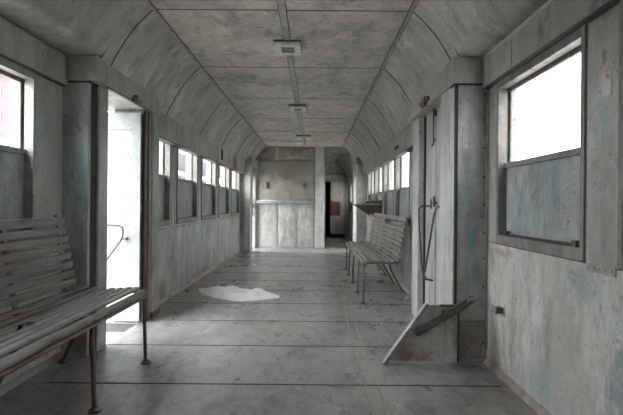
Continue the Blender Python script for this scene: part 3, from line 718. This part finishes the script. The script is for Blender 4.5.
# ------------------------------------------------------------------ shelf on the right wall
sf = thing('wall_shelf', 'two-tier grey slatted wall shelf under the right windows beyond the benches', 'shelf', (1.25, 9.6, 1.0))
m = MB()
for i in range(5): rounded_slat(m, 1.385-i*.075, 1.085, 8.6, 10.7, .055, .022)
m.build('lower_shelf', M['wood'], sf)
m = MB()
for i in range(3): rounded_slat(m, 1.39-i*.07, 1.150, 8.62, 9.9, .06, .02)
m.build('upper_shelf', M['wood'], sf)
for y in (8.7, 9.6, 10.6):
    m = MB(); m.prism([(1.43, y, 1.07), (1.10, y, 1.07), (1.10, y, 1.05), (1.43, y, .84)], (0, .025, 0)); m.build('bracket', M['iron'], sf)
for y in (8.75, 9.7):
    m = MB(); m.box(1.24, 1.43, y, y+.02, 1.095, 1.14); m.build('bracket', M['iron'], sf)
rel(sf)

XF = Matrix.Identity(4)
# ------------------------------------------------------------------ ceiling lamps
def lamp(x, y, w_, label):
    L = thing('ceiling_lamp', label, 'lamp', (x, y, ZC), 'ceiling lamps along the roof')
    h = w_/2
    MB().box(-h*1.06, h*1.06, -h*1.3, h*1.42, -.022, 0).build('base_plate', M['iron'], L, bevel=.003)
    m = MB(); d = .050; k = 1.3
    for (a, b, c, e) in ((-h, -h*.5, -h*k, h*k), (h*.5, h, -h*k, h*k), (-h*.5, h*.5, -h*k, -h*.75), (-h*.5, h*.5, h*.75, h*k)): m.box(a, b, c, e, -d, -.02)
    m.build('housing', M['lampm'], L, bevel=.004)
    MB().box(-h*.5, h*.5, -h*.75, h*.75, -d+.010, -.024).build('lens', M['lens'], L)
    return L
lamp(0.0, 4.58, .235, 'square ceiling lamp with dark lens, the largest and nearest of three')
lamp(0.0, 7.45, .24, 'square ceiling lamp, the middle one of the row of three')
l3 = lamp(0.02, 10.7, .29, 'farthest ceiling lamp with a wire dangling, near the end wall')
m = MB(); m.tube([(0,0,-.055),(.01,0,-.09),(.035,.0,-.11),(.02,0,-.15),(.03,0,-.18)], .006, 6); m.build('wire', M['rod'], l3)

XF = Matrix.Translation((.045, .04, .01))
# ------------------------------------------------------------------ steel gusset and lever
gp = thing('steel_gusset', 'painted triangular steel plate standing on the floor beside the right pillar', 'plate', (.96, 3.45, 0))
m = MB(); m.prism([(.705,3.452,0),(.985,3.452,.395),(1.215,3.452,.40),(1.215,3.452,0)], (0,.010,0)); m.build('plate', M['plate'], gp)
m = MB(); m.box(1.213, 1.226, 3.449, 3.462, 0, .398); m.build('edge_angle', M['rod'], gp)
m = MB(); m.prism([(.690,3.40,0),(.720,3.40,0),(1.008,3.40,.408),(.984,3.40,.412)], (0,.058,0)); m.build('flange', M['flange'], gp, bevel=.002)
m = MB(); m.box(1.09, 1.21, 3.440, 3.452, .385, .402); m.dome((1.12, 3.452, .345), (0,-1,0), .022, .6); m.build('worn_lip', M['iron'], gp)
rel(gp)
lv = thing('lever_bar', 'green rusty metal bar slanting across the steel plate by the right pillar', 'bar', (1.12, 3.42, .33))
a, b = Vector((.925,3.425,.205)), Vector((1.32,3.425,.452))
m = MB(); m.bar(a, b, .012, .052, up=(0,0,1)); m.bar(a+Vector((0,-.012,.0)), b+Vector((0,-.012,0)), .026, .010); m.build('bar', M['grnbar'], lv, bevel=.002)
mid = a.lerp(b, .5)
m = MB(); m.bar(mid+Vector((-.03,-.014,-.02)), mid+Vector((.14,-.014,.086)), .012, .050); m.build('clamp', M['iron'], lv, bevel=.002)
m = MB(); m.tube([mid+Vector((0,.03,0)), mid+Vector((0,-.03,0))], .020, 10); m.build('pivot', M['iron'], lv)
m = MB(); m.bar(b+Vector((-.05,-.01,-.01)), b+Vector((.045,-.01,.0)), .03, .022); m.tube([b+Vector((.03,-.03,-.004)), b+Vector((.03,.02,-.004))], .012, 8); m.build('hook', M['flange'], lv, bevel=.002)
m = MB(); m.tube([a+Vector((.005,.02,.0)), a+Vector((.005,-.03,0))], .016, 8); m.build('pin', M['iron'], lv)
rel(lv)

XF = Matrix.Translation((0, .03, .01))
# ------------------------------------------------------------------ small things
kb = thing('wall_bracket', 'small dark rusty bracket stub on the lower right wall', 'bracket', (XR, 3.2, .42))
MB().box(XR-.005, XR, 3.165, 3.235, .385, .455).build('back_plate', M['plate'], kb, bevel=.002)
m = MB(); m.box(XR-.055, XR-.005, 3.175, 3.225, .40, .44); m.build('stub', M['iron'], kb, bevel=.006)
MB().box(XR-.06, XR-.05, 3.165, 3.235, .395, .445).build('stub_cap', M['flange'], kb, bevel=.003)
rel(kb)
nt = thing('paper_notice', 'small faded paper notice stuck on the upper right wall between windows', 'notice', (XR-.002, 2.06, 1.6))
MB().box(XR-.0025, XR-.0005, 2.035, 2.10, 1.555, 1.655).build('sheet', M['paper'], nt)
MB().prism([(XR-.0035, 2.048, 1.645), (XR-.0035, 2.078, 1.652), (XR-.0035, 2.055, 1.622)], (.0012,0,0)).build('printed_mark', M['orange'], nt)
rel(nt)
XF = Matrix.Identity(4)
# crumpled white sheet on the floor
def px(x, y):
    th = math.radians(ROLL); dx, dy = x-311.5, y-207.5
    x2 = 311.5 + dx*math.cos(th) + dy*math.sin(th); y2 = 207.5 - dx*math.sin(th) + dy*math.cos(th)
    Y = F*CZ/(y2-VY); return (CX+(x2-VX)/F*Y, Y)
outl = [(198,288.8),(210,288.2),(223.6,286.5),(233,288),(243,289.8),(252,290.8),(260.7,290.5),(270,293),(280,296.3),(279,298.2),(268,299.5),(260.7,300.2),(250,301),(241,301.8),(228,300.5),(216.5,298.6),(204,295.2),(199,291.5)]
P = [px(*p) for p in outl]; cx = sum(p[0] for p in P)/len(P); cy = sum(p[1] for p in P)/len(P)
m = MB(); K = 9; rings = []
NP = 4
PP = []
for i in range(len(P)):
    for k in range(NP):
        t = k/NP; PP.append((P[i][0]*(1-t)+P[(i+1)%len(P)][0]*t, P[i][1]*(1-t)+P[(i+1)%len(P)][1]*t))
for r in range(K+1):
    f = 1-r/K; ring = []
    if r == K: ring = [m.bm.verts.new((cx, cy, .035))]
    else:
        for (x, y) in PP:
            q = Vector((cx+(x-cx)*f, cy+(y-cy)*f, 0))
            h = (1-f**4)*(.018+.07*abs(noise.noise(q*3.5))+.05*abs(noise.noise(q*9))) if r else 0.003
            jt = noise.noise(q*22)*.012
            ring.append(m.bm.verts.new((q.x+jt, q.y+jt, max(.002, h))))
    rings.append(ring)
for a, b in zip(rings, rings[1:]):
    n = len(a)
    for i in range(n):
        if len(b) == 1: m.bm.faces.new((a[i], a[(i+1)%n], b[0]))
        else: m.bm.faces.new((a[i], a[(i+1)%n], b[(i+1)%n], b[i]))
sheet = m.build('crumpled_sheet', M['white'], smooth=True)
tag(sheet, 'crumpled white sheet lying flat on the floor in the aisle', 'sheet')
# debris
def crumb(x, y, s, label, mat=M['rubble']):
    m = MB(); bmesh.ops.create_icosphere(m.bm, subdivisions=1, radius=s)
    for v in m.bm.verts: v.co = Vector((v.co.x*random.uniform(.8,1.5), v.co.y*random.uniform(.7,1.2), max(0, v.co.z*.5+s*.3)*random.uniform(.7,1.1)))
    o = m.build('rubble_piece', mat); o.location = (x, y, 0); tag(o, label, 'rubble')
x, y = px(187, 291.5); crumb(x, y, .028, 'dark clod of dirt on the floor to the left of the white sheet')
x, y = px(231, 266.5); crumb(x, y, .035, 'brown crumb of rubble on the floor near the far left wall')
x, y = px(414, 293.5); crumb(1.36, 3.42, .012, 'small rusty crumb on the floor below the right pillar')
# weed growing through the floor under the right bench
x, y = px(381, 282.8)
m = MB()
for k in range(26):
    a = random.uniform(0, 2*math.pi); r = random.uniform(.01, .05); hgt = random.uniform(.015, .05)
    p = Vector((r*.3*math.cos(a), r*.3*math.sin(a), 0)); q = p+Vector((r*math.cos(a), r*math.sin(a), hgt)); s_ = Vector((-math.sin(a), math.cos(a), 0))*.005
    m.prism([p-s_, p+s_, (p+q)/2+s_*1.2+Vector((0,0,hgt*.2)), q, (p+q)/2-s_*1.2+Vector((0,0,hgt*.2))], (0,0,.0012))
o = m.build('weed_tuft', M['grass']); o.location = (x, y, 0); tag(o, 'small green weed tuft sprouting under the nearer right bench', 'weed')

# ------------------------------------------------------------------ outside
M['ground'] = flat('pale_ballast', (0.42,0.41,0.39), 0.9, 0, .2, 4)
M['pink'] = flat('pink_render', (0.19,0.105,0.115), 0.9, 0, .05, 2)
M['bwin'] = flat('building_window', (0.24,0.22,0.23), 0.5, 0, .05, 2)
M['bgrey'] = flat('grey_render', (0.17,0.18,0.19), 0.9, 0, .08, 2)
M['bwhite'] = flat('white_render', (0.42,0.42,0.42), 0.9, 0, .05, 2)
M['tile'] = flat('red_roof', (0.28,0.12,0.10), 0.9, 0, .1, 3)
struct(MB().box(-150, 150, -60, 220, -1.25, -1.15).build('ground', M['ground']))
def building(label, x0, x1, y0, y1, h, mat, wins, face='y', roof=None):
    b = thing('building', label, 'building', ((x0+x1)/2, (y0+y1)/2, -1.15))
    MB().box(x0, x1, y0, y1, -1.15, h).build('wall', mat, b)
    nx, nz = wins
    for j in range(nz):
        for i in range(nx):
            z = h - (j+.7)*(2.2 if face == 'y' else 3.0)
            if face == 'y':
                x = x1-(i+.6)*(x1-x0)/nx; o = MB().box(x-.42, x+.42, y0-.06, y0, z-.6, z+.6)
            else:
                y = y0+(i+.5)*(y1-y0)/nx; xx = x0 if face == '-x' else x1; o = MB().box(xx-.06, xx+.06, y-.9, y+.9, z-1, z+.6)
            o.build('window', M['bwin'], b)
    if roof: MB().box(x0-.4, x1+.4, y0-.4, y1+.4, h, h+.35).build('roof', roof, b)
    rel(b)
building('tall pink apartment block with pale windows seen through the near left window', -52, -26.5, 46, 60, 12.8, M['pink'], (16, 6), 'y', M['bwhite'])
building('low grey station building seen through the far left windows', -24, -14, 26, 90, 4.0, M['bgrey'], (9, 1), 'x', M['bwhite'])
building('distant low building with red roof seen through the far right windows', 12, 22, 40, 75, 1.9, M['bwhite'], (6, 1), '-x', M['tile'])
cn = thing('platform_canopy', 'pale platform canopy with thin posts outside the far left windows', 'canopy', (-6.5, 25, -1.15))
m = MB(); m.prism([(-9,16,3.3),(-4.6,16,2.9),(-4.6,16,3.05),(-9,16,3.5)], (0,26,0)); m.build('canopy_roof', M['bgrey'], cn)
for y in (17, 23, 29, 35, 41): MB().box(-7.1, -6.95, y, y+.15, -1.15, 3.1).build('post', M['bgrey'], cn)
rel(cn)
